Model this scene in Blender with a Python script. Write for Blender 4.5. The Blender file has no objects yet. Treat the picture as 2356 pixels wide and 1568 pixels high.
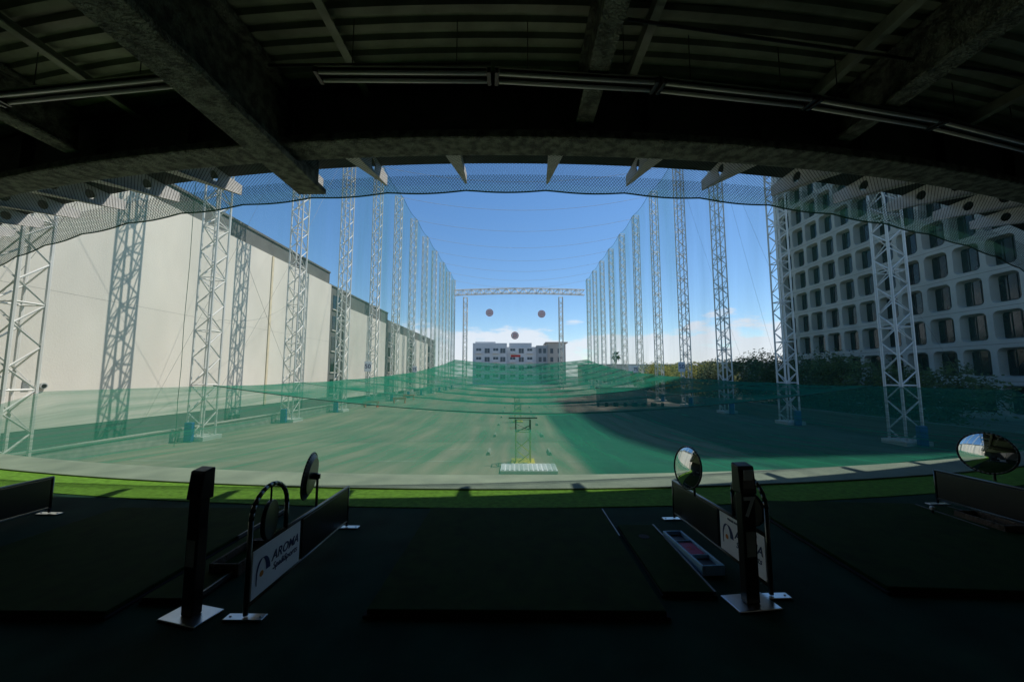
import bpy, bmesh, math, random
from mathutils import Vector, Matrix
random.seed(7)
S=bpy.context.scene
COL=S.collection
R=math.radians
# ------------------------------------------------------------ materials
def newmat(name):
    m=bpy.data.materials.new(name); m.use_nodes=True
    nt=m.node_tree; nt.nodes.clear()
    out=nt.nodes.new('ShaderNodeOutputMaterial')
    return m,nt,out
def mat(name,c,rough=.7,metal=0.,var=.25,scale=3.,bump=0.,bscale=40.,c2=None,stretch=(1,1,1),spec=.5,p=(.3,.7)):
    m,nt,out=newmat(name)
    b=nt.nodes.new('ShaderNodeBsdfPrincipled')
    b.inputs['Roughness'].default_value=rough; b.inputs['Metallic'].default_value=metal
    b.inputs['Specular IOR Level'].default_value=spec
    tc=nt.nodes.new('ShaderNodeTexCoord'); mp=nt.nodes.new('ShaderNodeMapping')
    mp.inputs['Scale'].default_value=stretch
    nt.links.new(tc.outputs['Object'],mp.inputs['Vector'])
    n=nt.nodes.new('ShaderNodeTexNoise'); n.inputs['Scale'].default_value=scale; n.inputs['Detail'].default_value=6
    nt.links.new(mp.outputs[0],n.inputs['Vector'])
    r=nt.nodes.new('ShaderNodeValToRGB')
    r.color_ramp.elements[0].position=p[0]; r.color_ramp.elements[1].position=p[1]
    lo=c2 if c2 else tuple(v*(1-var) for v in c)
    hi=c if c2 else tuple(min(1,v*(1+var)) for v in c)
    r.color_ramp.elements[0].color=(*lo,1); r.color_ramp.elements[1].color=(*hi,1)
    nt.links.new(n.outputs['Fac'],r.inputs['Fac']); nt.links.new(r.outputs[0],b.inputs['Base Color'])
    if bump:
        n2=nt.nodes.new('ShaderNodeTexNoise'); n2.inputs['Scale'].default_value=bscale; n2.inputs['Detail'].default_value=4
        nt.links.new(mp.outputs[0],n2.inputs['Vector'])
        bp=nt.nodes.new('ShaderNodeBump'); bp.inputs['Strength'].default_value=bump; bp.inputs['Distance'].default_value=.05
        nt.links.new(n2.outputs['Fac'],bp.inputs['Height']); nt.links.new(bp.outputs[0],b.inputs['Normal'])
    nt.links.new(b.outputs[0],out.inputs['Surface'])
    return m
def netmat(name,c,a,b_,streak=(1,1,1),sscale=1.,samp=.3,mesh=0.,thick=.25,transl=.5,dens=.8):
    """woven net: open holes (transparent) mixed with thread; denser when seen at a slant"""
    m,nt,out=newmat(name); L=nt.links.new; N=nt.nodes.new
    d=N('ShaderNodeBsdfDiffuse'); d.inputs[0].default_value=(*c,1)
    t=N('ShaderNodeBsdfTranslucent'); t.inputs[0].default_value=(*c,1)
    mx=N('ShaderNodeMixShader'); mx.inputs[0].default_value=transl; L(d.outputs[0],mx.inputs[1]); L(t.outputs[0],mx.inputs[2])
    tr=N('ShaderNodeBsdfTransparent')
    tc=N('ShaderNodeTexCoord'); mp=N('ShaderNodeMapping'); mp.inputs['Scale'].default_value=streak
    L(tc.outputs['Object'],mp.inputs['Vector'])
    if mesh:
        sp=N('ShaderNodeSeparateXYZ'); L(tc.outputs['Object'],sp.inputs[0]); outs=[]
        v=N('ShaderNodeMath'); v.operation='ADD'; L(sp.outputs['Y'],v.inputs[0]); L(sp.outputs['Z'],v.inputs[1])
        ad=N('ShaderNodeMath'); ad.operation='ADD'; L(sp.outputs['X'],ad.inputs[0]); L(v.outputs[0],ad.inputs[1])
        sb=N('ShaderNodeMath'); sb.operation='SUBTRACT'; L(sp.outputs['X'],sb.inputs[0]); L(v.outputs[0],sb.inputs[1])
        for o in (ad,sb):
            q=N('ShaderNodeMath'); q.operation='DIVIDE'; q.inputs[1].default_value=mesh; L(o.outputs[0],q.inputs[0])
            fr=N('ShaderNodeMath'); fr.operation='FRACT'; L(q.outputs[0],fr.inputs[0])
            lt=N('ShaderNodeMath'); lt.operation='LESS_THAN'; lt.inputs[1].default_value=thick; L(fr.outputs[0],lt.inputs[0]); outs.append(lt)
        mm=N('ShaderNodeMath'); mm.operation='MAXIMUM'; L(outs[0].outputs[0],mm.inputs[0]); L(outs[1].outputs[0],mm.inputs[1])
        m2=N('ShaderNodeMath'); m2.operation='MULTIPLY'; L(mm.outputs[0],m2.inputs[0]); m2.inputs[1].default_value=dens
        res=m2.outputs[0]
    else:
        n=N('ShaderNodeTexNoise'); n.inputs['Scale'].default_value=sscale; n.inputs['Detail'].default_value=4; L(mp.outputs[0],n.inputs['Vector'])
        lw=N('ShaderNodeLayerWeight'); lw.inputs['Blend'].default_value=.5
        pw=N('ShaderNodeMath'); pw.operation='POWER'; pw.inputs[1].default_value=3; L(lw.outputs['Facing'],pw.inputs[0])
        ml=N('ShaderNodeMath'); ml.operation='MULTIPLY_ADD'; ml.inputs[1].default_value=b_; ml.inputs[2].default_value=a; L(pw.outputs[0],ml.inputs[0])
        mr=N('ShaderNodeMapRange'); mr.inputs['From Min'].default_value=.3; mr.inputs['From Max'].default_value=.7
        mr.inputs['To Min'].default_value=1-samp; mr.inputs['To Max'].default_value=1+samp; L(n.outputs['Fac'],mr.inputs['Value'])
        f=N('ShaderNodeMath'); f.operation='MULTIPLY'; f.use_clamp=True; L(ml.outputs[0],f.inputs[0]); L(mr.outputs[0],f.inputs[1])
        res=f.outputs[0]
    ms=N('ShaderNodeMixShader'); L(res,ms.inputs[0]); L(tr.outputs[0],ms.inputs[1]); L(mx.outputs[0],ms.inputs[2])
    L(ms.outputs[0],out.inputs['Surface'])
    return m
M={}
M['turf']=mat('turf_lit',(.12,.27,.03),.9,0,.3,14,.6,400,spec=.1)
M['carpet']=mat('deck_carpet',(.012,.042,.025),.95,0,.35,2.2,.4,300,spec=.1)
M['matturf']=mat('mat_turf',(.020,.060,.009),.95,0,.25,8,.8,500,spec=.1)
M['rubber']=mat('black_rubber',(.012,.012,.012),.8,0,.2,6,.2,60,spec=.2)
M['curb']=mat('painted_concrete_edge',(.17,.225,.155),.85,0,.0,1.6,.3,60,c2=(.10,.145,.10))
M['fire']=mat('fireproofed_steel',(.20,.225,.185),.95,0,.4,9,1.0,35,c2=(.07,.08,.068),p=(.38,.62))
M['deckmetal']=mat('ceiling_decking',(.25,.285,.215),.55,.1,.25,3,.1,20)
M['web']=mat('beam_web',(.06,.065,.06),.8,0,.3,3,.3,20)
M['darkpaint']=mat('dark_soffit_paint',(.03,.035,.035),.8,0,.3,3)
M['steelgrey']=mat('grey_painted_steel',(.42,.43,.40),.5,.1,.2,6,.1,40)
M['strut']=mat('strut_paint',(.30,.33,.27),.6,.1,.2,6,.1,40)
M['bracket']=mat('bracket_off_white_paint',(.60,.59,.55),.6,0,.12,6,.1,40)
M['white']=mat('white_tower_paint',(.80,.79,.74),.5,0,.0,1.1,.05,30,c2=(.66,.64,.58))
M['wall']=mat('pale_stucco_wall',(.78,.735,.63),.9,0,.0,.3,.15,12,c2=(.68,.64,.55),stretch=(1,1,.6))
M['wall2']=mat('pale_stucco_panel',(.72,.68,.58),.9,0,.0,.3,.1,12,c2=(.62,.58,.5))
M['grey']=mat('grey_stucco',(.135,.14,.13),.9,0,.15,.5,.1,12)
M['glass']=mat('dark_window_glass',(.012,.017,.017),.08,0,.3,.6,spec=.5)
M['precast']=mat('precast_concrete',(.40,.41,.36),.8,0,.0,.35,.1,20,c2=(.31,.32,.28))
M['frame']=mat('window_frame_bronze',(.03,.03,.03),.4,.6,.1,3)
M['asphalt']=mat('parking_surface',(.33,.275,.20),.95,0,.0,.25,.1,30,c2=(.23,.195,.15))
M['shadeasphalt']=mat('shade_dark_asphalt',(.075,.075,.065),.95,0,.25,.4,.1,30)  # darker asphalt tone with shade painted into it
M['ground']=mat('city_ground',(.16,.155,.14),.95,0,.2,.05)
M['line']=mat('faded_white_paint',(.42,.40,.34),.8,0,.2,4)
M['blue']=mat('blue_pad',(.02,.09,.32),.6,0,.2,3)
M['yellow']=mat('yellow_paint',(.62,.50,.04),.5,0,.2,4)
M['mastgreen']=mat('green_mast_paint',(.05,.16,.09),.5,0,.2,4)
M['concrete']=mat('concrete',(.36,.34,.30),.9,0,.2,3,.2,40)
M['chrome']=mat('brushed_steel',(.55,.56,.56),.28,1,.1,5)
M['matedge']=mat('mat_edge_strip',(.12,.13,.13),.5,.5,.3,9)
M['tube']=mat('dark_pipe_metal',(.10,.105,.10),.3,.9,.15,5)
M['blackplastic']=mat('black_plastic',(.012,.012,.013),.35,0,.15,5)
M['mirror']=mat('mirror_glass',(.82,.84,.84),.02,1,.0,3)
M['signwhite']=mat('sign_white',(.86,.87,.88),.5,0,.03,5)
M['ink']=mat('sign_navy',(.01,.03,.12),.5,0,.05,5)
M['orange']=mat('sign_orange',(.65,.22,.03),.5,0,.05,5)
M['red']=mat('target_red',(.75,.05,.04),.6,0,.1,2)
M['traypink']=mat('tray_pink',(.50,.05,.13),.5,0,.1,5)
M['trayblue']=mat('tray_blue_grey',(.25,.48,.68),.5,0,.1,5)
M['ball']=mat('golf_ball_white',(.8,.8,.78),.35,0,.02,5,.6,90)
M['beige']=mat('beige_pipe',(.70,.60,.42),.7,0,.1,3)
M['rope']=mat('green_rope',(.015,.10,.06),.8,0,.2,5)
M['cable']=mat('steel_cable',(.12,.14,.13),.6,.3,.1,5)
M['leaf']=mat('leaf_shade_dark',(.06,.09,.018),.8,0,0,.8,c2=(.015,.03,.008),spec=.2)  # dark leaf tone, shade of the office block put into the colour
M['leafy']=mat('leaf_sunlit_yellow',(.30,.27,.03),.8,0,0,.7,c2=(.06,.09,.012),spec=.2)  # leaf tone with yellow sunlight put into the colour
M['bark']=mat('bark',(.10,.07,.045),.9,0,.3,8,.5,30)
M['farwhite']=mat('far_white_wall',(.66,.67,.66),.8,0,.05,.2)
M['fargrey']=mat('far_grey_wall',(.36,.38,.38),.8,0,.08,.2)
M['farglass']=mat('far_window_glass',(.06,.09,.11),.2,0,.2,.6)
M['tile']=mat('tan_wall',(.52,.47,.40),.8,0,.1,.2)
M['lamp']=mat('lamp_tube',(.66,.67,.65),.35,0,.03,5)
M['net']=netmat('green_net',(.03,.21,.125),.20,.66,(2,.15,1),1.2,.25)
M['net2']=netmat('green_net_far',(.025,.21,.13),.36,.62,(.6,.15,1),1.0,.25)
M['sidenet']=netmat('side_net',(.10,.30,.22),.07,.38,(1,.3,.05),.9,.7)
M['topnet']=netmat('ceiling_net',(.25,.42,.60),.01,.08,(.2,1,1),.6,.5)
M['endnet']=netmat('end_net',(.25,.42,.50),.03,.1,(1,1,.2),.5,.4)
M['edgenet']=netmat('edge_mesh',(.02,.07,.05),.5,.2,mesh=.06,thick=.20,dens=.85)
# ------------------------------------------------------------ mesh builder
class MB:
    def __init__(s): s.v=[];s.f=[];s.m=[]
    def add(s,vs,fs,mi=0):
        o=len(s.v); s.v+= [tuple(v) for v in vs]; s.f+=[tuple(i+o for i in f) for f in fs]; s.m+=[mi]*len(fs)
    def box(s,a,b,mi=0):
        x0,y0,z0=a;x1,y1,z1=b
        s.add([(x0,y0,z0),(x1,y0,z0),(x1,y1,z0),(x0,y1,z0),(x0,y0,z1),(x1,y0,z1),(x1,y1,z1),(x0,y1,z1)],
              [(0,3,2,1),(4,5,6,7),(0,1,5,4),(1,2,6,5),(2,3,7,6),(3,0,4,7)],mi)
    def tube(s,p,q,r,n=4,mi=0,r2=None):
        p=Vector(p);q=Vector(q);d=(q-p)
        if d.length<1e-6: return
        d.normalize(); u=d.orthogonal().normalized(); w=d.cross(u)
        if r2 is None:r2=r
        vs=[];
        for c,rr in((p,r),(q,r2)):
            for i in range(n):
                a=2*math.pi*(i+.5)/n; vs.append(c+u*math.cos(a)*rr+w*math.sin(a)*rr)
        fs=[(i,(i+1)%n,n+(i+1)%n,n+i) for i in range(n)]+[tuple(range(n))[::-1],tuple(range(n,2*n))]
        s.add(vs,fs,mi)
    def path(s,pts,r,n=8,mi=0):
        for a,b in zip(pts[:-1],pts[1:]): s.tube(a,b,r,n,mi)
    def disc(s,c,nrm,r,t,n=32,mi=0):
        nrm=Vector(nrm).normalized(); s.tube(Vector(c)-nrm*t/2,Vector(c)+nrm*t/2,r,n,mi)
    def sweep(s,prof,xs,fn,mi=0,closed=True,caps=True):
        k=len(prof); vs=[]
        for x in xs:
            for d,z in prof: vs.append((x,d+fn(x),z))
        fs=[]
        for i in range(len(xs)-1):
            for j in range(k if closed else k-1):
                a=i*k+j;b=i*k+(j+1)%k; fs.append((a,b,b+k,a+k))
        if closed and caps:
            fs.append(tuple(range(k))[::-1]); o=(len(xs)-1)*k; fs.append(tuple(range(o,o+k)))
        s.add(vs,fs,mi)
    def obj(s,name,mats,parent=None,loc=None,bevel=0,smooth=False,rot=None):
        me=bpy.data.meshes.new(name); me.from_pydata(s.v,[],s.f); me.update()
        for m in (mats if isinstance(mats,(list,tuple)) else [mats]): me.materials.append(m)
        for p,mi in zip(me.polygons,s.m): p.material_index=mi; p.use_smooth=smooth
        bm=bmesh.new(); bm.from_mesh(me); bmesh.ops.recalc_face_normals(bm,faces=bm.faces); bm.to_mesh(me); bm.free()
        o=bpy.data.objects.new(name,me); COL.objects.link(o)
        if loc: o.location=loc
        if rot: o.rotation_euler=rot
        if parent: o.parent=parent
        if bevel:
            b=o.modifiers.new('Bevel','BEVEL'); b.width=bevel; b.segments=2; b.limit_method='ANGLE'
        return o
def empty(name,loc=(0,0,0),rot=(0,0,0)):
    e=bpy.data.objects.new(name,None); e.location=loc; e.rotation_euler=rot; e.empty_display_size=.3; COL.objects.link(e); return e
def top(o,label,cat,group=None):
    o['label']=label; o['category']=cat
    if group:o['group']=group
    return o
def dup(o,loc,rot=None,group=None,label=None):
    c=o.copy(); c.location=loc
    if rot is not None:c.rotation_euler=rot
    COL.objects.link(c)
    def rec(a,b):
        for ch in list(a.children):
            k=ch.copy(); k.parent=b; COL.objects.link(k); rec(ch,k)
    rec(o,c)
    if label:c['label']=label
    return c
def text(name,body,size,m,M4,parent=None,bold=0.0,shear=0.0,ext=.001,align='CENTER'):
    cu=bpy.data.curves.new(name,'FONT'); cu.body=body; cu.size=size; cu.extrude=ext; cu.offset=bold; cu.shear=shear
    cu.align_x=align; cu.align_y='CENTER'; cu.resolution_u=3
    t=bpy.data.objects.new(name+'_c',cu); COL.objects.link(t)
    bpy.context.view_layer.update()
    me=bpy.data.meshes.new_from_object(t.evaluated_get(bpy.context.evaluated_depsgraph_get()))
    bpy.data.objects.remove(t); me.materials.clear(); me.materials.append(m)
    me.transform(M4); me.name=name
    o=bpy.data.objects.new(name,me); COL.objects.link(o)
    if parent:o.parent=parent
    return o
def frame(org,X,Y,Z):
    return Matrix(((X[0],Y[0],Z[0],org[0]),(X[1],Y[1],Z[1],org[1]),(X[2],Y[2],Z[2],org[2]),(0,0,0,1)))
def C(x): return .02*x+.016*x*x
XS=[-19+i*.5 for i in range(77)]
G=-2.1
# ------------------------------------------------------------ ground
b=MB(); b.add([(-2500,-2500,G),(2500,-2500,G),(2500,4000,G),(-2500,4000,G)],[(0,1,2,3)])
o=b.obj('ground',M['ground']); o['kind']='structure'; o['label']='dusty grey city ground reaching the horizon'
b=MB(); b.add([(-24.4,-8,G+.004),(27,-8,G+.004),(27,125,G+.004),(-24.4,125,G+.004)],[(0,1,2,3)])
o=b.obj('parking_lot',M['asphalt']); o['kind']='structure'; o['label']='empty tan asphalt parking lot under the nets'
b=MB(); b.add([(11,-8,G+.006),(41,-8,G+.006),(41,70,G+.006),(11,44,G+.006)],[(0,1,2,3)])  # patch of darker asphalt; building and tree shade put into its colour
o=b.obj('shade_patch',M['shadeasphalt']); o['kind']='structure'; o['label']='darker asphalt patch with office block shade put into its colour'
b=MB()
for i in range(26):
    y=14+i*2.75
    for x0,x1 in((-6.6,-1.9),(2.2,6.6),(-17,-12.2)): b.add([(x0,y,G+.010),(x1,y,G+.010),(x1,y+.09,G+.010),(x0,y+.09,G+.010)],[(0,1,2,3)])
o=b.obj('painted_markings',M['line']); o['kind']='structure'; o['label']='faded white parking bay lines on asphalt'
# ------------------------------------------------------------ range hall (covered deck)
hall=top(empty('range_hall'),'dark covered concrete golf deck with steel beams overhead','building')
b=MB(); b.sweep([(-5,-.02),(4.2,-.02),(4.2,-.35),(-5,-.35)],XS,C)
b.obj('deck_slab',M['concrete'],hall)
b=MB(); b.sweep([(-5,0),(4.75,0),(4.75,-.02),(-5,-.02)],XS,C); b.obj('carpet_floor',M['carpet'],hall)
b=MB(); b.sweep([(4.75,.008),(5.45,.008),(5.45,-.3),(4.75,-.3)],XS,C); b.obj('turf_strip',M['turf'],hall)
b=MB(); b.sweep([(5.45,.03),(6.2,.03),(6.2,-.45),(5.45,-.45)],XS,C); b.obj('concrete_edge',M['curb'],hall,bevel=.01)
b=MB(); b.sweep([(5.7,-.45),(5.9,-.45),(5.9,G),(5.7,G)],XS,C); b.obj('lower_wall',M['concrete'],hall)
b=MB(); b.box((-19,-5.2,G),(19,-5,9)); b.box((-19.2,-5,G),(-19,9.0,9)); b.box((19,-5,G),(19.2,9.0,9))  # unseen back and side walls added to keep the deck dark
b.obj('light_block_wall',M['web'],hall)
b=MB(); b.sweep([(5.02,4.98),(5.12,4.98),(5.12,5.72),(5.02,5.72)],XS,C); b.obj('spandrel_web',M['web'],hall)
b=MB(); b.sweep([(4.86,4.86),(5.32,4.86),(5.32,4.98),(4.86,4.98)],XS,C)
b.obj('spandrel_flange',M['fire'],hall,bevel=.03)
for i in range(-5,6):
    x=i*1.67+.2; b=MB(); b.box((x-.01,4.88+C(x),4.985),(x+.01,5.015+C(x),5.72))
    b.obj('web_stiffener',M['web'],hall)
prof=[]
y=-5.0
while y<5.0:
    prof+= [(y,5.72),(y+.09,5.72),(y+.115,5.78),(y+.185,5.78)]; y+=.21
prof2=prof+[(5.02,5.95),(-5,5.95)]
b=MB(); b.sweep(prof2,XS,C,caps=False); b.obj('ceiling_decking',M['deckmetal'],hall)
b=MB(); b.sweep([(-5,5.96),(6.75,5.96),(6.75,9),(-5,9)],XS,C); b.obj('sun_block_storey',M['grey'],hall)  # unseen solid mass added over the deck to block the sun
b=MB(); b.sweep([(5.14,5.62),(6.8,5.62),(6.8,5.955),(5.14,5.955)],XS,C); b.obj('soffit',M['darkpaint'],hall)
def ibeam(name,x,w,z0,z1,y0,y1,m,tf=.05):
    b=MB(); b.box((x-w/2,y0,z0),(x+w/2,y1,z0+tf)); b.box((x-w*.2,y0,z0+tf),(x+w*.2,y1,z1-tf)); b.box((x-w/2,y0,z1-tf),(x+w/2,y1,z1))
    return b.obj(name,m,hall,bevel=.012)
ibeam('main_girder',-3.4,.46,4.62,5.7,-4.8,6.0,M['fire'],.09)
ibeam('joist',.95,.24,5.06,5.7,-4.8,4.98,M['fire'])
ibeam('joist',4.85,.26,5.06,5.7,-4.8,5.4,M['fire'])
ibeam('joist',-6.9,.26,5.06,5.7,-4.8,5.5,M['fire'])
ibeam('joist',8.8,.26,5.06,5.7,-4.8,6.2,M['fire'])
for x in(-5.8,-2.1,1.55,4.3,7.2):
    b=MB(); b.box((x-.05,-4.8,5.55),(x+.05,4.95+C(x),5.57)); b.box((x-.05,-4.8,5.57),(x-.035,4.95+C(x),5.7)); b.obj('angle_strut',M['strut'],hall)
for pts in([(-8,3.35,5.5),(-3.7,3.2,5.5)],[(-3.0,4.2,5.35),(-.3,4.2,5.35)],[(1.2,3.7,5.4),(9,4.9,5.4)]):
    b=MB(); b.path(pts,.018,6); b.obj('conduit',M['tube'],hall)
def plate_mesh(name,outer,holes,th):
    cu=bpy.data.curves.new(name,'CURVE'); cu.dimensions='2D'; cu.fill_mode='BOTH'; cu.extrude=th/2
    for ring in [outer]+holes:
        sp=cu.splines.new('POLY'); sp.points.add(len(ring)-1)
        for p,q in zip(sp.points,ring): p.co=(q[0],q[1],0,1)
        sp.use_cyclic_u=True
    t=bpy.data.objects.new(name+'_c',cu); COL.objects.link(t); bpy.context.view_layer.update()
    me=bpy.data.meshes.new_from_object(t.evaluated_get(bpy.context.evaluated_depsgraph_get())); bpy.data.objects.remove(t)
    return me
def circ(cx,cy,r,n=20): return [(cx+r*math.cos(-2*math.pi*i/n),cy+r*math.sin(-2*math.pi*i/n)) for i in range(n)]
fm=plate_mesh('bracket',[(5.34,4.98),(7.12,5.40),(7.12,5.60),(6.82,5.60),(5.34,5.60)],[circ(5.75,5.32,.12),circ(6.4,5.42,.1)],.015)
fm.transform(frame((0,0,0),(0,1,0),(0,0,1),(1,0,0)))
fm.materials.clear(); fm.materials.append(M['bracket'])
bm=bmesh.new(); bm.from_mesh(fm)
vs=[bm.verts.new(p) for p in((-.13,5.34,4.97),(.13,5.34,4.97),(.02,7.12,5.39),(-.02,7.12,5.39))]; bm.faces.new(vs)
bm.to_mesh(fm); bm.free()
for i in range(-8,9):
    x=-.98+i*1.6
    if i==-2: x+=.25
    o=bpy.data.objects.new('bracket',fm); COL.objects.link(o); o.parent=hall; o.location=(x,C(x),0)
b=MB()
def sagz(x): return -.05*abs(math.sin((x+.98)/1.6*math.pi))
XF=[-16+i*.2 for i in range(161)]
pr=[(5.33,4.93),(5.8,5.0),(6.4,5.1),(6.9,5.2),(7.2,5.3)]
vs=[];k=len(pr)
for x in XF:
    for j,(d,z) in enumerate(pr): vs.append((x,d+C(x),z+sagz(x)*(j/4)-.0022*x*x*(j/4)))
for x in XF: vs.append((x,7.16+C(x),5.6))
fs=[]
for i in range(len(XF)-1):
    for j in range(k-1): a=i*k+j; fs.append((a,a+1,a+k+1,a+k))
    o1=len(XF)*k; fs.append((i*k+k-1,o1+i,o1+i+1,(i+1)*k+k-1))
b.add(vs,fs); en=b.obj('safety_net',M['edgenet']); top(en,'dark green mesh safety net strung below the roof brackets','net')
b=MB(); b.path([(x,7.2+C(x),5.3+sagz(x)-.0022*x*x) for x in XF],.016,5); b.obj('edge_rope',M['rope'],en)
# light fixtures
def LC(x): return 4.02+.06*x+.016*x*x
segs=[(-8.8,-6.45),(-6.4,-3.95),(-2.27,-.28),(-.24,1.66),(1.70,3.7),(3.74,5.7),(5.74,7.8)]
for x0,x1 in segs:
    p=Vector((x0,LC(x0),5.0)); q=Vector((x1,LC(x1),5.0)); L=(q-p).length; a=math.atan2(q.y-p.y,q.x-p.x)
    e=top(empty('light_fixture',p,(0,0,a)),'long unlit fluorescent batten hanging from ceiling rods','light fixture','fluorescent battens in a row')
    b=MB(); b.add([(0,-.05,.10),(0,.05,.10),(0,.11,.03),(0,-.11,.03),(L,-.05,.10),(L,.05,.10),(L,.11,.03),(L,-.11,.03)],[(0,1,2,3),(7,6,5,4),(0,4,5,1),(1,5,6,2),(2,6,7,3),(3,7,4,0)])
    b.obj('housing',M['tube'],e,bevel=.006)
    for yy in(-.06,.06):
        b=MB(); b.tube((.05,yy,.005),(L-.05,yy,.005),.022,10); b.obj('lamp_tube',M['lamp'],e,smooth=True)
    for xa in(0,L-.045):
        b=MB(); b.box((xa,-.1,-.02),(xa+.045,.1,.03)); b.obj('end_cap',M['blackplastic'],e,bevel=.005)
    for f in(.2,.8):
        b=MB(); b.tube((L*f,0,.1),(L*f,0,.72),.006,5); b.obj('hanger_rod',M['tube'],e)
# ------------------------------------------------------------ tee stations
def station_mat():
    e=empty('tee_mat')
    b=MB(); b.box((-1.02,0,0),(1.02,2.0,.02)); b.obj('rubber_base',M['rubber'],e,bevel=.005)
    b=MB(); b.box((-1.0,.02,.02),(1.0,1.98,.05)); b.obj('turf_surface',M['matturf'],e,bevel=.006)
    b=MB(); b.box((1.003,1.2,.02),(1.016,1.95,.054)); b.obj('edge_strip',M['matedge'],e)
    return e
def side_mat():
    e=empty('side_mat')
    b=MB(); b.box((0,0,0),(.4,1.25,.018)); b.obj('rubber_base',M['rubber'],e,bevel=.004)
    b=MB(); b.box((.01,.01,.018),(.375,1.24,.04)); b.disc((.19,.95,.041),(0,0,1),.05,.004,20,1); b.obj('turf_surface',[M['matturf'],M['rubber']],e)
    b=MB(); b.box((.377,.0,.018),(.392,1.25,.046)); b.obj('edge_strip',M['matedge'],e)
    return e
sm=station_mat(); sm.location=(0,2.64,.001); top(sm,'large dark green artificial turf hitting mat on carpet','golf mat','hitting mats')
m2=dup(sm,(-3.72,2.6,.001)); m3=dup(sm,(3.75,2.9,.001),(0,0,R(-3))); m4=dup(sm,(7.4,3.6,.001),(0,0,R(3)))
s1=side_mat(); s1.location=(1.06,2.9,.001); top(s1,'narrow turf side mat with small hole and metal edge','golf mat','side mats')
dup(s1,(-2.66,2.78,.001)); dup(s1,(4.82,3.5,.001))
def partition():
    e=empty('bay_divider')
    b=MB()
    arch=[(0,0,.02),(0,0,.62)]
    for i in range(0,13):
        a=math.pi*i/12; arch.append((0,.2-.2*math.cos(a),.62+.19*math.sin(a)))
    arch.append((0,.4,.42))
    b.path(arch,.016,10)
    b.path([(0,0,.42),(0,1.5,.42),(0,1.5,.02)],.014,8); b.path([(0,0,.07),(0,1.5,.07)],.012,8)
    b.obj('tube_frame',M['tube'],e,smooth=True)
    b=MB(); b.box((-.006,.03,.085),(.006,.6,.405)); b.obj('sign_panel',M['signwhite'],e,bevel=.003)
    b=MB(); b.box((-.01,.63,.085),(.01,1.48,.405)); b.obj('black_panel',M['blackplastic'],e,bevel=.004)
    for y in(0,1.5):
        b=MB(); b.box((-.13,y-.035,0),(.13,y+.035,.012)); 
        for x in(-.1,.1): b.disc((x,y,.014),(0,0,1),.008,.008,8)
        b.obj('foot_plate',M['chrome'],e,bevel=.003)
    b=MB(); b.disc((0,.2,.56),(1,.25,0),.135,.03,32); b.tube((0,.2,.69),(0,.2,.8),.008,6); b.obj('round_plate',M['blackplastic'],e,bevel=.004)
    for sgn in(1,-1):
        X=(0,sgn,0);Z=(sgn,0,0); off=sgn*.0075
        cy=.315
        def at(u,z): return (off,cy+sgn*u,z)
        text('lettering','AROMA',.095,M['ink'],frame(at(.09,.28),X,(0,0,1),Z),e,.001,.25)
        text('lettering','Spa&Sports',.066,M['ink'],frame(at(.09,.205),X,(0,0,1),Z),e,.0003,.25)
        if sgn<0: text('lettering','PLEASE WAIT TILL BALLS CLEAR',.026,M['ink'],frame(at(.02,.375),X,(0,0,1),Z),e)
        b=MB()
        pts=[]
        for i in range(15):
            t=i/14; a=math.pi*(1.12-1.12*t)
            pts.append((-.185+.055*math.cos(a)+.015*t, .225+.10*math.sin(a)-(0.03 if t<.1 else 0)))
        for i in range(14):
            w0=.004+.02*(i/14);w1=.004+.02*((i+1)/14)
            (u0,z0),(u1,z1)=pts[i],pts[i+1]
            b.add([at(u0-w0,z0),at(u0+w0,z0),at(u1+w1,z1),at(u1-w1,z1)],[(0,1,2,3)])
        b.obj('logo_arch',M['ink'],e)
        b=MB(); b.disc(at(-.185,.22),(1,0,0),.02,.001,20); b.obj('logo_ball',M['orange'],e)
    return e
pt=partition(); pt.location=(-1.8,2.64,0); top(pt,'low tube-framed bay divider with white sign and black panel','bay divider','bay dividers on the deck')
dup(pt,(1.86,2.92,0),(0,0,R(3))); dup(pt,(5.35,3.45,0),(0,0,R(2))); dup(pt,(-5.5,3.0,0),(0,0,R(-2)))
def mirror_obj():
    e=empty('convex_mirror'); r=.2; n=Vector((-.965,-.22,.12)).normalized(); c=Vector((0,0,.28))
    q=n.to_track_quat('Z','Y').to_matrix()
    rings=10;seg=40; vs=[c+n*.045];fs=[]
    for i in range(1,rings+1):
        rr=r*i/rings; h=.045*(1-(i/rings)**2)
        for j in range(seg):
            a=2*math.pi*j/seg; vs.append(c+q@Vector((rr*math.cos(a),rr*math.sin(a),h)))
    for j in range(seg): fs.append((0,1+j,1+(j+1)%seg))
    for i in range(rings-1):
        for j in range(seg):
            a=1+i*seg+j;bb=1+i*seg+(j+1)%seg; fs.append((a,a+seg,bb+seg,bb))
    b=MB(); b.add(vs,fs); b.obj('mirror_face',M['mirror'],e,smooth=True)
    b=MB(); b.path([c+q@Vector((r*math.cos(2*math.pi*j/seg),r*math.sin(2*math.pi*j/seg),0)) for j in range(seg+1)],.009,6); b.obj('rim',M['blackplastic'],e,smooth=True)
    b=MB(); b.tube(c-n*.003,c-n*.03,r,seg,0,r*.8); b.tube(c-n*.03,c-n*.07,.03,12); b.obj('back_shell',M['blackplastic'],e)
    b=MB(); j=c-n*.07; b.path([(j.x,j.y,0),(j.x,j.y,j.z)],.011,8); b.disc(j,(0,0,1),.025,.04,12); b.obj('pole',M['tube'],e)
    return e
mi=mirror_obj(); mi.location=(-1.88,3.5,.42); top(mi,'round convex mirror on short pole fixed to divider','mirror','convex mirrors')
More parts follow.
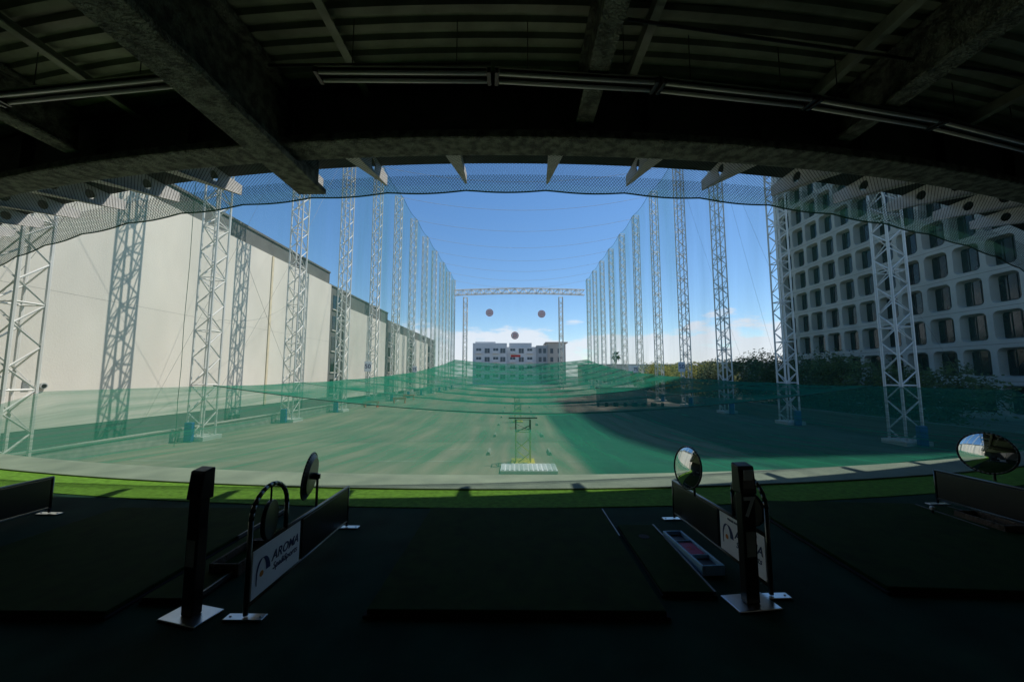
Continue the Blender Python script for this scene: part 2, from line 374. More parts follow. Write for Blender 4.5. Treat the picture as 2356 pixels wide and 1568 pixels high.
dup(mi,(1.70,3.85,.42)); c=dup(mi,(5.25,4.35,.44)); c.scale=(1.2,1.2,1.1)
def kiosk():
    e=empty('bay_post')
    b=MB(); b.box((-.16,-.1,0),(.16,.1,.014)); b.obj('base_plate',M['chrome'],e,bevel=.004)
    b=MB(); b.box((-.05,-.035,.014),(.05,.035,.80)); b.obj('column',M['blackplastic'],e,bevel=.008)
    b=MB(); b.add([(-.062,-.05,.76),(.062,-.05,.76),(.062,.05,.76),(-.062,.05,.76),(-.062,-.03,.95),(.062,-.03,.95),(.062,.05,.97),(-.062,.05,.97)],[(0,3,2,1),(4,5,6,7),(0,1,5,4),(1,2,6,5),(2,3,7,6),(3,0,4,7)]); b.obj('head_unit',M['blackplastic'],e,bevel=.01)
    b=MB(); b.add([(-.045,-.0495,.80),(.045,-.0495,.80),(.045,-.0355,.93),(-.045,-.0355,.93)],[(0,1,2,3)]); b.obj('display_screen',M['glass'],e)
    b=MB(); b.box((-.035,-.038,.33),(.035,-.036,.5)); b.obj('instruction_plate',M['steelgrey'],e)
    return e
kl=kiosk(); kl.location=(-2.18,2.66,0); kl.rotation_euler=(0,0,R(-14)); top(kl,'slim black bay control post on shiny steel base plate','control post','bay control posts')
kr=dup(kl,(1.66,2.84,0),(0,0,R(8))); kr['label']='slim black bay control post marked with number 7'
b=MB(); b.box((-.045,-.0385,.58),(.045,-.0365,.75)); b.obj('number_plate',M['darkpaint'],kr)
text('number','7',.19,M['signwhite'],frame((0,-.0395,.665),(1,0,0),(0,0,1),(0,-1,0)),kr,.004)
b=MB(); b.box((-.04,-.054,.86),(.03,-.050,.93)); b.obj('label_sticker',M['signwhite'],kr)
tr=top(empty('ball_tray',(1.5,3.2,0),(0,0,R(4))),'blue-rimmed pink ball tray lying on carpet','ball tray')
b=MB()
b.box((0,0,0),(.19,.7,.02)); b.box((0,0,.02),(.02,.7,.08)); b.box((.17,0,.02),(.19,.7,.08)); b.box((.02,0,.02),(.17,.02,.08)); b.box((.02,.68,.02),(.17,.7,.08)); b.box((.02,.2,.02),(.17,.215,.075)); b.box((.02,.48,.02),(.17,.495,.075))
b.obj('tray_rim',M['trayblue'],tr,bevel=.006)
b=MB(); b.box((.022,.217,.021),(.168,.478,.06)); b.obj('tray_insert',M['traypink'],tr,bevel=.004)
for ya,yb in((.022,.198),(.497,.678)):
    b=MB(); b.box((.022,ya,.021),(.168,yb,.045)); b.obj('tray_liner',M['blackplastic'],tr)
text('lettering','Z',.08,M['red'],frame((.095,.35,.0615),(1,0,0),(0,1,0),(0,0,1)),tr)
gb=top(empty('golf_ball',(4.75,4.5,.05)),'white golf ball on a short rubber tee','golf ball')
bm=bmesh.new(); bmesh.ops.create_icosphere(bm,subdivisions=4,radius=.024)
me=bpy.data.meshes.new('ball'); bm.to_mesh(me); bm.free(); me.materials.append(M['ball']); me.transform(Matrix.Translation((0,0,.055)))
for p in me.polygons:p.use_smooth=True
o=bpy.data.objects.new('ball',me); COL.objects.link(o); o.parent=gb
b=MB(); b.tube((0,0,0),(0,0,.034),.012,12,0,.009); b.obj('tee',M['rubber'],gb)
for (x,y) in((-2.35,3.15),(5.05,4.0)):
    b=MB(); b.box((-.12,0,0),(.12,.45,.02)); b.box((-.12,0,.02),(-.1,.45,.1)); b.box((.1,0,.02),(.12,.45,.1)); b.box((-.1,0,.02),(.1,.02,.1)); b.box((-.1,.43,.02),(.1,.45,.1))
    o=b.obj('ball_box',M['bark'],None,(x,y,.0),.005); top(o,'open brown wooden ball box on carpet','ball box','ball boxes')
# ------------------------------------------------------------ towers
H=32.0
def lattice(b,w,h,ph,lr,br,mi=0,z0=0,xx=False):
    c=[(-w/2,-w/2),(w/2,-w/2),(w/2,w/2),(-w/2,w/2)]
    for x,y in c: b.tube((x,y,z0),(x,y,z0+h),lr,6,mi)
    n=int(h/ph)
    for k in range(n):
        za=z0+k*ph; zb=za+ph
        for i in range(4):
            p,q=c[i],c[(i+1)%4]
            if (k+i)%2: p,q=q,p
            b.tube((*p,za),(*q,zb),br,4,mi)
            if k%4==0: b.tube((*c[i],za),(*c[(i+1)%4],za),br,4,mi)
    for i in range(4): b.tube((*c[i],z0+h),(*c[(i+1)%4],z0+h),br,4,mi)
b=MB(); lattice(b,.92,H,.8,.065,.036)
b.box((-.7,-.7,0),(.7,.7,.25))
tw=b.obj('lattice_tower',M['white'],None,(-18.5,13.6,G)); top(tw,'tall white square lattice steel tower carrying nets','tower','net towers along the range')
b=MB(); b.box((-.22,-.95,0),(.22,-.72,1.1)); b.obj('blue_pad',M['blue'],tw,bevel=.04)
LD=[13.6+8.7*i for i in range(12)]
RD=[12.4+8.75*i for i in range(12)]
for d in LD[1:]: dup(tw,(-18.5,d,G))
for d in RD: dup(tw,(21.3,d,G))
# end gantry
ef=top(empty('steel_gantry',(0,111,G)),'white lattice goal-like gantry closing the far end','steel gantry')
for x in(-15.1,13.4):
    b=MB(); lattice(b,1.1,27.2,1.3,.13,.07); b.obj('post',M['white'],ef,(x,0,0))
b=MB()
n=30;X0,X1=-18.5,20.5
def arc(x): return 27.9+.5*math.sin(math.pi*(x-X0)/(X1-X0))
for k in range(n):
    xa=X0+(X1-X0)*k/n; xb=X0+(X1-X0)*(k+1)/n
    for dy in(-.6,.6):
        b.tube((xa,dy,arc(xa)),(xb,dy,arc(xb)),.12,5); b.tube((xa,dy,arc(xa)+1.5),(xb,dy,arc(xb)+1.5),.12,5)
        b.tube((xa,dy,arc(xa)+(0 if k%2 else 1.5)),(xb,dy,arc(xb)+(1.5 if k%2 else 0)),.08,4)
        b.tube((xa,dy,arc(xa)),(xa,dy,arc(xa)+1.5),.06,4)
b.obj('cross_truss',M['white'],ef)
# side nets
def sidenet(x,ds,lab):
    b=MB(); vs=[];nz=8; ys=[]
    y=ds[0]-8
    while y<=111: ys.append(y); y+=1.1
    for yy in ys:
        for k in range(nz+1):
            z=.9+(H+G-.9)*k/nz
            ph=(yy-ds[0])/8.7*math.pi
            vs.append((x+.25*abs(math.sin(ph))*(1 if x>0 else -1)*math.sin(math.pi*k/nz),yy,z-(.5*abs(math.sin(ph)) if k==nz else 0)))
    fs=[(i*(nz+1)+k,i*(nz+1)+k+1,(i+1)*(nz+1)+k+1,(i+1)*(nz+1)+k) for i in range(len(ys)-1) for k in range(nz)]
    b.add(vs,fs); o=b.obj('side_net',M['sidenet'],smooth=True); top(o,lab,'net')
    b=MB(); b.path([(x,yy,H+G-.5*abs(math.sin((yy-ds[0])/8.7*math.pi))) for yy in ys],.03,4); b.obj('head_rope',M['rope'],o)
sidenet(-17.9,LD,'tall hazy green netting wall beside the pale building')
sidenet(20.7,RD,'tall hazy green netting wall beside the office block')
# ceiling net
b=MB(); nx=20; ys=[];y=13.6
while y<=110.6: ys.append(y); y+=8.7/6
vs=[]
for yy in ys:
    for i in range(nx+1):
        x=-17.9+38.6*i/nx; t=(i/nx)*2-1
        vs.append((x,yy,29.8-2.2*(1-t*t)-1.1*abs(math.sin((yy-13.6)/8.7*math.pi))*(1-t*t)**.5))
fs=[(i*(nx+1)+k,i*(nx+1)+k+1,(i+1)*(nx+1)+k+1,(i+1)*(nx+1)+k) for i in range(len(ys)-1) for k in range(nx)]
b.add(vs,fs); cn=b.obj('ceiling_net',M['topnet'],smooth=True); top(cn,'pale translucent ceiling net sagging between cross cables','net')
for d in LD[4:]:
    b=MB(); b.path([(-17.9+38.6*i/nx,d,29.8-2.2*(1-(i/nx*2-1)**2)) for i in range(nx+1)],.022,4)
    b.obj('cross_cable',M['steelgrey'],cn)
# end net + targets
b=MB(); b.add([(-17.9,110.2,2),(20.7,110.2,2),(20.7,110.2,27),(-17.9,110.2,27)],[(0,1,2,3)]); o=b.obj('end_net',M['endnet']); top(o,'translucent netting across the far end of range','net')
for x,z in((-7.8,20.3),(7.6,19.9),(-.3,13.5)):
    b=MB()
    for i,(r,mi_) in enumerate(((1.12,0),(.94,1),(.62,0),(.44,1),(.2,0))): b.disc((0,-.03*i,0),(0,1,0),r,.02,32,mi_)
    o=b.obj('bullseye_target',[M['red'],M['signwhite']],None,(x,109.9,z)); top(o,'round red and white bullseye target hung on net','target','bullseye targets')
b=MB(); b.box((-1.4,-.05,-.3),(1.4,.05,.3)); o=b.obj('banner_sign',M['red'],None,(-.1,108,7.4)); top(o,'small red banner hung above the far net edge','sign')
# horizontal ball nets, panel per bay
def side_z(d): return 1.05+5.6*max(0,(d-22)/89)**2
def cen_z(d): return -.56+6.0*max(0,(d-22)/89)**3
def nz_(x,d):
    t=(x-1.4)/19.3; t=max(-1,min(1,t)); return side_z(d)-(side_z(d)-cen_z(d))*(1-abs(t)**1.8)
nx=28
def px(i): return -17.9+38.6*i/nx
rows=[22.2+8.7*i for i in range(11)]
ng='sagging ball nets over the lot'
b=MB(); vs=[];m=14
for j in range(m+1):
    t=j/m
    for i in range(nx+1):
        x=px(i); df=22.2; dn=min(6.22+C(x),df-1)
        d=dn+(df-dn)*t; z1=nz_(x,22.2)
        e=abs((x-1.4)/19.3)
        lin=z1*t; edge=z1*min(1,t*3.5)
        w_=e**5
        vs.append((x,d,-.02+lin*(1-w_)+edge*w_-.3*math.sin(math.pi*t)*(1-e**3)))
fs=[(j*(nx+1)+i,j*(nx+1)+i+1,(j+1)*(nx+1)+i+1,(j+1)*(nx+1)+i) for j in range(m) for i in range(nx)]
b.add(vs,fs); o=b.obj('ball_net',M['net'],smooth=True); top(o,'green net stretched from the deck edge to first cable','net',ng)
b=MB(); b.path([(px(i),22.2,nz_(px(i),22.2)) for i in range(nx+1)],.03,5); b.obj('edge_rope',M['rope'],o)
for r0,r1 in zip(rows[:-1],rows[1:]):
    b=MB(); vs=[];m=6
    for j in range(m+1):
        t=j/m
        for i in range(nx+1):
            x=px(i); d=r0+(r1-r0)*t; e=abs((x-1.4)/19.3)
            vs.append((x,d,nz_(x,r0)+(nz_(x,r1)-nz_(x,r0))*t-.45*math.sin(math.pi*t)*(1-e*e*.8)))
    fs=[(j*(nx+1)+i,j*(nx+1)+i+1,(j+1)*(nx+1)+i+1,(j+1)*(nx+1)+i) for j in range(m) for i in range(nx)]
    b.add(vs,fs); o=b.obj('ball_net',M['net2'],smooth=True); top(o,'green net panel sagging between two cross cables','net',ng)
    b=MB(); b.path([(px(i),r1,nz_(px(i),r1)) for i in range(nx+1)],.02,5); b.obj('edge_rope',M['rope'],o)
# guy wires
gw='steel guy wires'
wires=[((-18,13.6,26),(-18,31,0)),((-18,22.3,28),(-21.7,14,2)),((-18,31,27),(-21.7,22,-1)),((-18,22.3,5),(-21.7,36,9)),
 ((-18,39.7,29),(-18,22.3,0)),((21,29.9,29),(27,22,-1)),((21,38.6,29),(30,36,-2)),((21,38.6,29),(30,42,-2)),((21,47,29),(31,49,-2))]
for p,q in wires:
    b=MB(); n=12; P=Vector(p);Q=Vector(q); pts=[P.lerp(Q,i/n)-Vector((0,0,.8*math.sin(math.pi*i/n))) for i in range(n+1)]
    b.path(pts,.008,4); o=b.obj('guy_wire',M['cable']); top(o,'thin dark steel guy wire slanting from a tower','cable',gw)
b=MB(); b.path([(-15.6,17.4,z) if k%2 else (-15.55,17.3,z) for k,z in enumerate((-1.6,-.6,.4,2,4,7,10,13))],.012,5)
o=b.obj('hanging_rope',M['rope']); top(o,'dark green rope hanging beside the side netting','rope')
# centre support towers
def cpole(y,x,h,w):
    b=MB(); lattice(b,w,h*.72,.48,.03,.02); lattice(b,w,h*.28,.28,.03,.02,1,h*.72+.002); b.box((-w*.8,-w*.8,-.0),(w*.8,w*.8,.08))
    b.tube((-w,0,h+.04),(w,0,h+.04),.035,6,1)
    o=b.obj('support_mast',[M['yellow'],M['mastgreen']],None,(x,y,G)); top(o,'yellow lattice mast propping up the ball net','mast','yellow net masts')
cpole(16.6,.3,1.86,.62); cpole(31,.15,1.4,.5); cpole(40,.1,1.4,.5)
b=MB(); b.box((-1.05,-.6,0),(1.15,.6,.12)); 
for i in range(12):
    for j in range(6): b.box((-1.0+i*.18,-.55+j*.19,.12),(-1.0+i*.18+.11,-.55+j*.19+.11,.15))
o=b.obj('mast_footing',M['signwhite'],None,(.45,15.3,G)); top(o,'pale studded footing mat under a yellow mast','footing')
ws=None
for i in range(7):
    for x in(-1.3,1.6):
        yy=18.6+i*5.3
        if ws is None:
            b=MB(); b.add([(-.8,-.09,0),(.8,-.09,0),(.8,-.05,.14),(-.8,-.05,.14),(-.8,.09,0),(.8,.09,0),(.8,.05,.14),(-.8,.05,.14)],[(0,1,2,3),(7,6,5,4),(0,4,5,1),(1,5,6,2),(2,6,7,3),(3,7,4,0)])
            ws=b.obj('wheel_stop',M['concrete'],None,(x,yy,G+.01),.01,rot=(0,0,R(90))); ws.scale=(.6,1,1); top(ws,'short concrete wheel stop on the parking lot','wheel stop','wheel stops down the lot')
        else: dup(ws,(x,yy,G+.01))
# low walls
b=MB(); b.box((-19.6,6,G),(-19.25,112,-1.45)); b.box((-19.65,6,-1.45),(-19.2,112,-1.38)); o=b.obj('low_wall',M['concrete']); top(o,'low pale concrete wall along tower bases','wall')
b=MB(); b.box((22.6,6,G),(22.85,112,-1.0)); b.box((22.55,6,-1.0),(22.9,112,-.93)); o=b.obj('low_wall',M['grey']); top(o,'low dark wall beside the shaded trees','wall')
# shed
sh=top(empty('storage_shed',(13.8,50,G)),'pale box shed with flat dark roof and door','shed')
b=MB(); b.box((-3,-1.2,0),(3,1.2,2.1)); b.obj('wall',M['tile'],sh)
b=MB(); b.box((-3.1,-1.3,2.1),(3.1,1.3,2.22)); b.obj('roof',M['darkpaint'],sh)
b=MB(); b.box((1.2,-1.23,.02),(2.1,-1.2,1.95)); b.obj('door',M['steelgrey'],sh)
for i in range(7):
    b=MB()
    for k in range(3): b.box((-.5,-.4,.0+k*.16),(.5,.4,.03+k*.16)); b.box((-.5,-.4,.03+k*.16),(-.42,.4,.14+k*.16)); b.box((.42,-.4,.03+k*.16),(.5,.4,.14+k*.16))
    o=b.obj('pallet_stack',M['rubber'],None,(10.5+i*1.15,46.5+.3*(i%2),G+.008)); top(o,'low stack of dark pallets beside shed','pallets','pallet stacks')
for x,y in((-17.2,45),(-16,52),(-17,60)):
    b=MB(); b.box((-.9,-.1,.5),(.9,.1,.8)); b.box((-.8,-.25,0),(-.7,.25,.5)); b.box((.7,-.25,0),(.8,.25,.5))
    o=b.obj('barrier',M['red'],None,(x,y,G+.004)); top(o,'orange-red low traffic barrier beside wall','barrier','traffic barriers')
for x,y,s in((-17.6,44.6,'50'),(20.4,46.6,'50'),(-17.6,65.2,'75'),(20.4,64.4,'75')):
    e=top(empty('distance_sign',(x,y,2.75)),'white distance board reading %s'%s,'sign','distance boards')
    b=MB(); b.box((-.42,-.02,-.6),(.42,.02,.6)); b.obj('board',M['signwhite'],e,bevel=.01)
    b=MB(); b.box((-.03,.02,-2.5),(.03,.07,.5)); b.obj('post',M['steelgrey'],e)
    text('number',s,.72,M['ink'],frame((0,-.03,0),(1,0,0),(0,0,1),(0,-1,0)),e,.01)
# ------------------------------------------------------------ pale building
pb=top(empty('pale_building',(-21.8,0,1.6-3.7*.89)),'long windowless pale stucco building with grey parapet','building')
pb.scale=(.89,.89,.89)
b=MB(); b.box((-22,-10,-.5),(-.4,49,17.4)); b.box((-22,49,-.5),(-.4,72,15.8)); b.box((-22,72,-.5),(-.4,115,14.6))
b.box((-.4,-10,-.5),(-.02,49,1.0)); b.obj('grey_body',M['grey'],pb)
b=MB(); b.box((-.4,-10,1.0),(0,48.8,15.75)); b.obj('pale_wall',M['wall'],pb)
for (ya,yb,xa,h) in((53.5,70,0,13.6),(76,84,-.05,12.6),(90,104,-.05,12.6)):
    b=MB(); b.box((-.4,ya,.6),(xa,yb,h)); b.obj('pale_panel',M['wall2'],pb)
b=MB(); b.box((-22,-10,17.4),(-.3,49.05,17.6)); b.box((-22,49.05,15.8),(-.3,72.05,16.0)); b.obj('parapet_cap',M['grey'],pb)
b=MB(); b.box((0.0,36.6,1.0),(.08,36.85,15.7)); b.obj('downpipe',M['beige'],pb)
b=MB(); b.box((0,-10,8.2),(.004,48.8,8.215)); b.obj('wall_joint',M['concrete'],pb)
for k in range(5):
    for yy in(50.2,):
        b=MB(); b.box((-.42,yy,1.4+k*2.85),(-.36,yy+2.0,3.3+k*2.85)); b.box((-.37,yy+.95,1.4+k*2.85),(-.33,yy+1.05,3.3+k*2.85),1); b.box((-.4,yy-.08,1.28+k*2.85),(-.28,yy+2.08,1.4+k*2.85),2); b.obj('window',[M['glass'],M['frame'],M['wall2']],pb)
for k in range(4):
    for yy in(72.8,85.5,87.8,106,109):
        b=MB(); b.box((-.42,yy,1.6+k*2.9),(-.35,yy+1.6,3.5+k*2.9)); b.box((-.4,yy-.08,1.5+k*2.9),(-.28,yy+1.68,1.6+k*2.9),2); b.obj('window',[M['glass'],M['frame'],M['wall2']],pb)
b=MB(); b.disc((.05,19.3,3.2),(1,0,0),.16,.14,20); b.disc((.13,19.3,3.2),(1,0,0),.1,.03,16,1); b.obj('wall_vent',[M['steelgrey'],M['rubber']],pb)
b=MB(); b.box((0,18.5,3.0),(.02,18.8,3.5))
for k in range(5): b.box((.02,18.5,3.0+k*.1),(.05,18.8,3.05+k*.1))
b.obj('louvre',M['steelgrey'],pb)
b=MB(); b.box((-.01,32.3,.35),(.02,33.6,.95)); b.obj('vent_grille',M['steelgrey'],pb)
# ------------------------------------------------------------ office block
OY=30.92
ob=top(empty('office_block',(42,OY,G)),'tall concrete office block with grid of rounded window openings','building')
cw,chh=2.52,3.24; ncol=11; nrow=22
def rr(w,h,r,n=5):
    pts=[]
    for cx,cy,a0 in((w/2-r,h/2-r,0),(-w/2+r,h/2-r,90),(-w/2+r,-h/2+r,180),(w/2-r,-h/2+r,270)):
        for i in range(n+1):
            a=R(a0+90*i/n); pts.append((cx+r*math.cos(a),cy+r*math.sin(a)))
    return pts
hole=rr(2.06,2.56,.42); inner=rr(1.86,2.26,.2)
outr=[]
for q,(sx,sy) in enumerate(((1,1),(-1,1),(-1,-1),(1,-1))):
    for i in range(6):
        t=i/5
        if q%2==0: a=(sx*cw/2,sy*(chh/2)*min(1,.75+t*.5)) if t<=.5 else (sx*(cw/2)*(1-(t-.5)*.5),sy*chh/2)
        else: a=(sx*(cw/2)*min(1,.75+t*.5),sy*chh/2) if t<=.5 else (sx*cw/2,sy*(chh/2)*(1-(t-.5)*.5))
        outr.append(a)
b=MB()
K=len(hole)
for c_ in range(ncol):
    for r_ in range(nrow):
        cy=(c_+.5)*cw; cz=(r_+.5)*chh
        vs=[(0,cy+p[0],cz+p[1]) for p in outr]+[(.0,cy+p[0],cz+p[1]) for p in hole]+[(.75,cy+p[0],cz+p[1]) for p in inner]
        corners=[(0,cy+sx*cw/2,cz+sy*chh/2) for sx,sy in((1,1),(-1,1),(-1,-1),(1,-1))]
        fs=[]
        for i in range(K):
            j=(i+1)%K
            fs.append((i,j,K+j,K+i)); fs.append((K+i,K+j,2*K+j,2*K+i))
        o0=len(vs); vs+=corners
        for q in range(4): 
            fs.append((q*6+2,o0+q,q*6+3))
        b.add(vs,fs)
b.obj('facade_grid',M['precast'],ob)
b=MB(); b.box((.8,0,0),(26,ncol*cw,nrow*chh)); b.box((0,-.5,0),(26,-.002,nrow*chh)); b.box((0,ncol*cw+.002,0),(26,ncol*cw+.5,nrow*chh)); b.box((0,-.5,nrow*chh+.002),(26,ncol*cw+.5,nrow*chh+1.2))
b.obj('core_wall',M['precast'],ob)
b=MB()
for r_ in range(1,nrow): b.box((-.006,0,r_*chh-.02),(-.001,ncol*cw,r_*chh+.02))
b.obj('floor_joint',M['grey'],ob)
def winmesh():
    b=MB(); b.box((0,-.93,-1.13),(.03,.93,1.13)); 
    for y in(-.32,.32): b.box((-.05,y-.03,-1.1),(-.002,y+.03,1.1),1)
    b.box((-.05,-.9,-1.1),(-.003,.9,-1.02),1)
    return b
wm=winmesh().obj('window',[M['glass'],M['frame']],ob,(.74,.5*cw,.5*chh)); 
cells=[]
for c_ in range(ncol):
    for r_ in range(nrow):
        y=OY+(c_+.5)*cw; z=G+(r_+.5)*chh-1.6
        if c_==0 and r_==0: continue
        vis=(42/y<1.37) and z/y<.56
        cells.append((0 if vis else 1,y,c_,r_))
cells.sort()
stuff=MB()
for k,(v,y,c_,r_) in enumerate(cells):
    if k<99:
        o=wm.copy(); o.location=(.74,(c_+.5)*cw,(r_+.5)*chh); COL.objects.link(o); o.parent=ob
    else: 
        cy=(c_+.5)*cw; cz=(r_+.5)*chh; stuff.box((.74,cy-.93,cz-1.13),(.77,cy+.93,cz+1.13))
o=stuff.obj('window_rest',M['glass'],ob); o['kind']='stuff'
# ------------------------------------------------------------ far buildings
fb=top(empty('apartment_block',(0,165,G)),'white and grey flat-roofed apartment block with balconies','building')
b=MB(); b.box((-19,0,0),(-4,14,18.2)); b.box((-4,1.2,0),(9,14,16.6)); b.box((-18,1,18.2),(-9,8,18.9)); b.box((-3,1.6,16.6),(7,8,18.4)); b.obj('white_wall',M['farwhite'],fb)
b=MB(); b.box((9.01,.6,0),(13.9,14,17.2)); b.obj('grey_wall',M['fargrey'],fb)
b=MB(); b.box((14,1.5,0),(22,14,18.4)); b.box((13,1,18.4),(23,14.5,18.8)); b.obj('tan_wing',M['tile'],fb)
for r_ in range(4):
    for c_ in range(7):
        x=-17.5+c_*3.75; z=2.4+r_*3.8; y0=0 if c_<4 else 1.2
        if c_==3: x-=.6
        b=MB(); b.box((x,y0-.04,z),(x+2.2,y0+.05,z+2.1)); b.box((x+1.05,y0-.08,z),(x+1.15,y0-.041,z+2.1),1); b.obj('window',[M['farglass'],M['farwhite']],fb)
        if c_%2==0:
            b=MB(); b.box((x-.3,y0-1.2,z-.2),(x+2.5,y0-.09,z)); b.box((x-.3,y0-1.2,z),(x+2.5,y0-1.12,z+.9)); b.obj('balcony',M['farwhite'],fb)
    for x in(10,12,15.2,18.5):
        z=2.4+r_*3.8; b=MB(); yy=.6 if x<14 else 1.5; b.box((x,yy-.04,z),(x+1.3,yy+.07,z+2.1)); b.obj('window',M['farglass'],fb)
def lowb(x,y,w,h,m,lab):
    e=top(empty('distant_building',(x,y,G)),lab,'building')
    b=MB(); b.box((0,0,0),(w,12,h)); b.obj('wall',m,e)
    b=MB(); b.box((-.2,-.2,h),(w+.2,12.2,h+.4)); b.obj('parapet',M['fargrey'],e)
    for i in range(int(w/4)):
        for k in range(int(h/4)):
            b=MB(); b.box((1+i*4,-.05,1.2+k*3.6),(3+i*4,.05,2.8+k*3.6)); b.obj('window',M['farglass'],e)
lowb(29,165,20,8.6,M['tile'],'low tan building beyond the range end')
lowb(52,185,34,9.2,M['farwhite'],'low white building behind the trees')
lowb(92,180,40,10,M['fargrey'],'low grey building behind the trees')
# ------------------------------------------------------------ trees
def tree(x,y,h,r,m,lab,n=60,leaf=.28,seed=1):
    rnd=random.Random(seed)
    e=top(empty('tree',(x,y,G)),lab,'tree','trees beside the range')
    b=MB(); b.tube((0,0,0),(.1,0,h*.4),.28,8,0,.18)
    cl=[]
    for k in range(n):
        a=rnd.uniform(0,2*math.pi); u=rnd.random()**.5; ph=rnd.uniform(-1,1)
        rad=r*u*math.sqrt(max(.08,1-ph*ph*.7)); cl.append(Vector((rad*math.cos(a),rad*math.sin(a),h*.5+ph*h*.38)))
    for c in cl[:9]: b.tube((.05,0,h*.3),c,.10,5,0,.03)
    b.obj('trunk',M['bark'],e)
    b=MB()
    for c in cl:
        cr=rnd.uniform(.16,.30)*r
        for k in range(120):
            d=Vector((rnd.gauss(0,1),rnd.gauss(0,1),rnd.gauss(0,.7))); d=d.normalized()*cr*rnd.uniform(.55,1.1)
            p=c+d; u=Vector((rnd.gauss(0,1),rnd.gauss(0,1),rnd.gauss(0,1))).normalized(); w=u.orthogonal().normalized()
            s=leaf*rnd.uniform(.5,1.1); b.add([p-u*s*.5,p+w*s*.3,p+u*s*.5,p-w*s*.3],[(0,1,2,3)])
    b.obj('crown',m,e)
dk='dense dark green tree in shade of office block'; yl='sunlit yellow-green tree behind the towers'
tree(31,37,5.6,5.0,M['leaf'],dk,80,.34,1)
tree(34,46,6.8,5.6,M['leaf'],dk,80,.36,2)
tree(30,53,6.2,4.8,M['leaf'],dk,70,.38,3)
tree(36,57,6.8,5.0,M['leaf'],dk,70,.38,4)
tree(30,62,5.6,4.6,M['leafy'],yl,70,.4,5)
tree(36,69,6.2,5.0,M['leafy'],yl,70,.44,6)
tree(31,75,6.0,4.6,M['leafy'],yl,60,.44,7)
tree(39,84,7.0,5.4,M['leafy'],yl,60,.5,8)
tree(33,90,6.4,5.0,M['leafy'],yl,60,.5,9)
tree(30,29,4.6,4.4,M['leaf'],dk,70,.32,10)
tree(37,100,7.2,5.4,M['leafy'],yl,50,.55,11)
e=top(empty('palm_tree',(39,148,G)),'tall fan palm with shaggy dark crown','tree')
b=MB(); b.tube((0,0,0),(.2,0,11.5),.35,8,0,.25); b.obj('trunk',M['bark'],e)
b=MB(); rnd=random.Random(3)
for k in range(70):
    a=rnd.uniform(0,6.28); el=rnd.uniform(-1.2,1.3); L=rnd.uniform(1.8,2.8); d=Vector((math.cos(a)*math.cos(el),math.sin(a)*math.cos(el),math.sin(el)))
    p=Vector((.2,0,11.8)); w=d.cross(Vector((0,0,1))).normalized()
    mid=p+d*L*.6; tip=p+d*L-Vector((0,0,.6))
    b.add([p,mid+w*.32,tip,mid-w*.32],[(0,1,2,3)])
b.obj('crown',M['leaf'],e)
# ------------------------------------------------------------ sky, sun, camera
EL,AZ=58,60
w=bpy.data.worlds.new('World'); S.world=w; w.use_nodes=True; nt=w.node_tree; nt.nodes.clear(); N=nt.nodes.new; L=nt.links.new
out=N('ShaderNodeOutputWorld'); bg=N('ShaderNodeBackground'); bg.inputs[1].default_value=.10
sky=N('ShaderNodeTexSky'); sky.sky_type='NISHITA'; sky.sun_disc=False; sky.sun_elevation=R(EL); sky.sun_rotation=R(AZ)
sky.air_density=1.0; sky.dust_density=.2; sky.ozone_density=3.0
hs=N('ShaderNodeHueSaturation'); hs.inputs['Saturation'].default_value=1.2; hs.inputs['Value'].default_value=1.4; L(sky.outputs[0],hs.inputs['Color'])
tc=N('ShaderNodeTexCoord'); mp=N('ShaderNodeMapping'); mp.inputs['Scale'].default_value=(6,6,20); mp.inputs['Location'].default_value=(.6,0,0)
L(tc.outputs['Generated'],mp.inputs['Vector'])
n=N('ShaderNodeTexNoise'); n.inputs['Scale'].default_value=1.0; n.inputs['Detail'].default_value=8; n.inputs['Roughness'].default_value=.6; L(mp.outputs[0],n.inputs['Vector'])
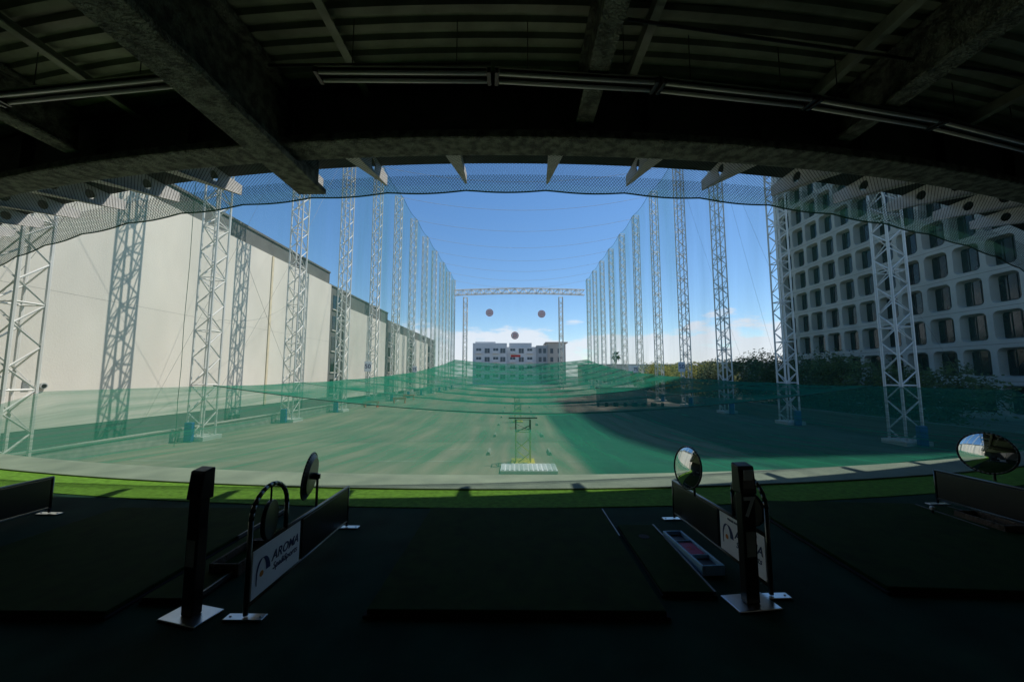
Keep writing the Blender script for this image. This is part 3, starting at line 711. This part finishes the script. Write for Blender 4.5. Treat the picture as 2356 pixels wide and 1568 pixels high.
sp=N('ShaderNodeSeparateXYZ'); L(tc.outputs['Generated'],sp.inputs[0])
band=N('ShaderNodeMapRange'); band.inputs['From Min'].default_value=.08; band.inputs['From Max'].default_value=.17; band.inputs['To Min'].default_value=.20; band.inputs['To Max'].default_value=-.20; L(sp.outputs['Z'],band.inputs['Value'])
ad=N('ShaderNodeMath'); ad.operation='ADD'; L(n.outputs['Fac'],ad.inputs[0]); L(band.outputs[0],ad.inputs[1])
mr=N('ShaderNodeMapRange'); mr.inputs['From Min'].default_value=.50; mr.inputs['From Max'].default_value=.62; mr.interpolation_type='SMOOTHSTEP'; L(ad.outputs[0],mr.inputs['Value'])
yb=N('ShaderNodeMapRange'); yb.inputs['From Min'].default_value=.2; yb.inputs['From Max'].default_value=.6; yb.inputs['To Max'].default_value=.85; L(sp.outputs['Y'],yb.inputs['Value'])
ml=N('ShaderNodeMath'); ml.operation='MULTIPLY'; L(yb.outputs[0],ml.inputs[1]); L(mr.outputs[0],ml.inputs[0])
mx=N('ShaderNodeMixRGB'); L(ml.outputs[0],mx.inputs[0]); L(hs.outputs[0],mx.inputs[1]); mx.inputs[2].default_value=(8.2,8.7,9.5,1)
L(mx.outputs[0],bg.inputs[0]); L(bg.outputs[0],out.inputs[0])
sd=Vector((math.sin(R(AZ))*math.cos(R(EL)),math.cos(R(AZ))*math.cos(R(EL)),math.sin(R(EL))))
sl=bpy.data.lights.new('sun','SUN'); sl.energy=5.0; sl.angle=R(.5); sl.color=(1,.95,.87)
so=bpy.data.objects.new('sun',sl); so.rotation_euler=sd.to_track_quat('Z','Y').to_euler(); so.location=(30,30,60); COL.objects.link(so)
cd=bpy.data.cameras.new('camera'); cd.sensor_width=36; cd.lens=865/2356*36; cd.clip_start=.05; cd.clip_end=6000
co=bpy.data.objects.new('camera',cd); co.location=(0,0,1.6); co.rotation_euler=(R(90+5.35),0,R(.6)); COL.objects.link(co); S.camera=co
S.view_settings.view_transform='Standard'; S.view_settings.look='None'; S.view_settings.exposure=0
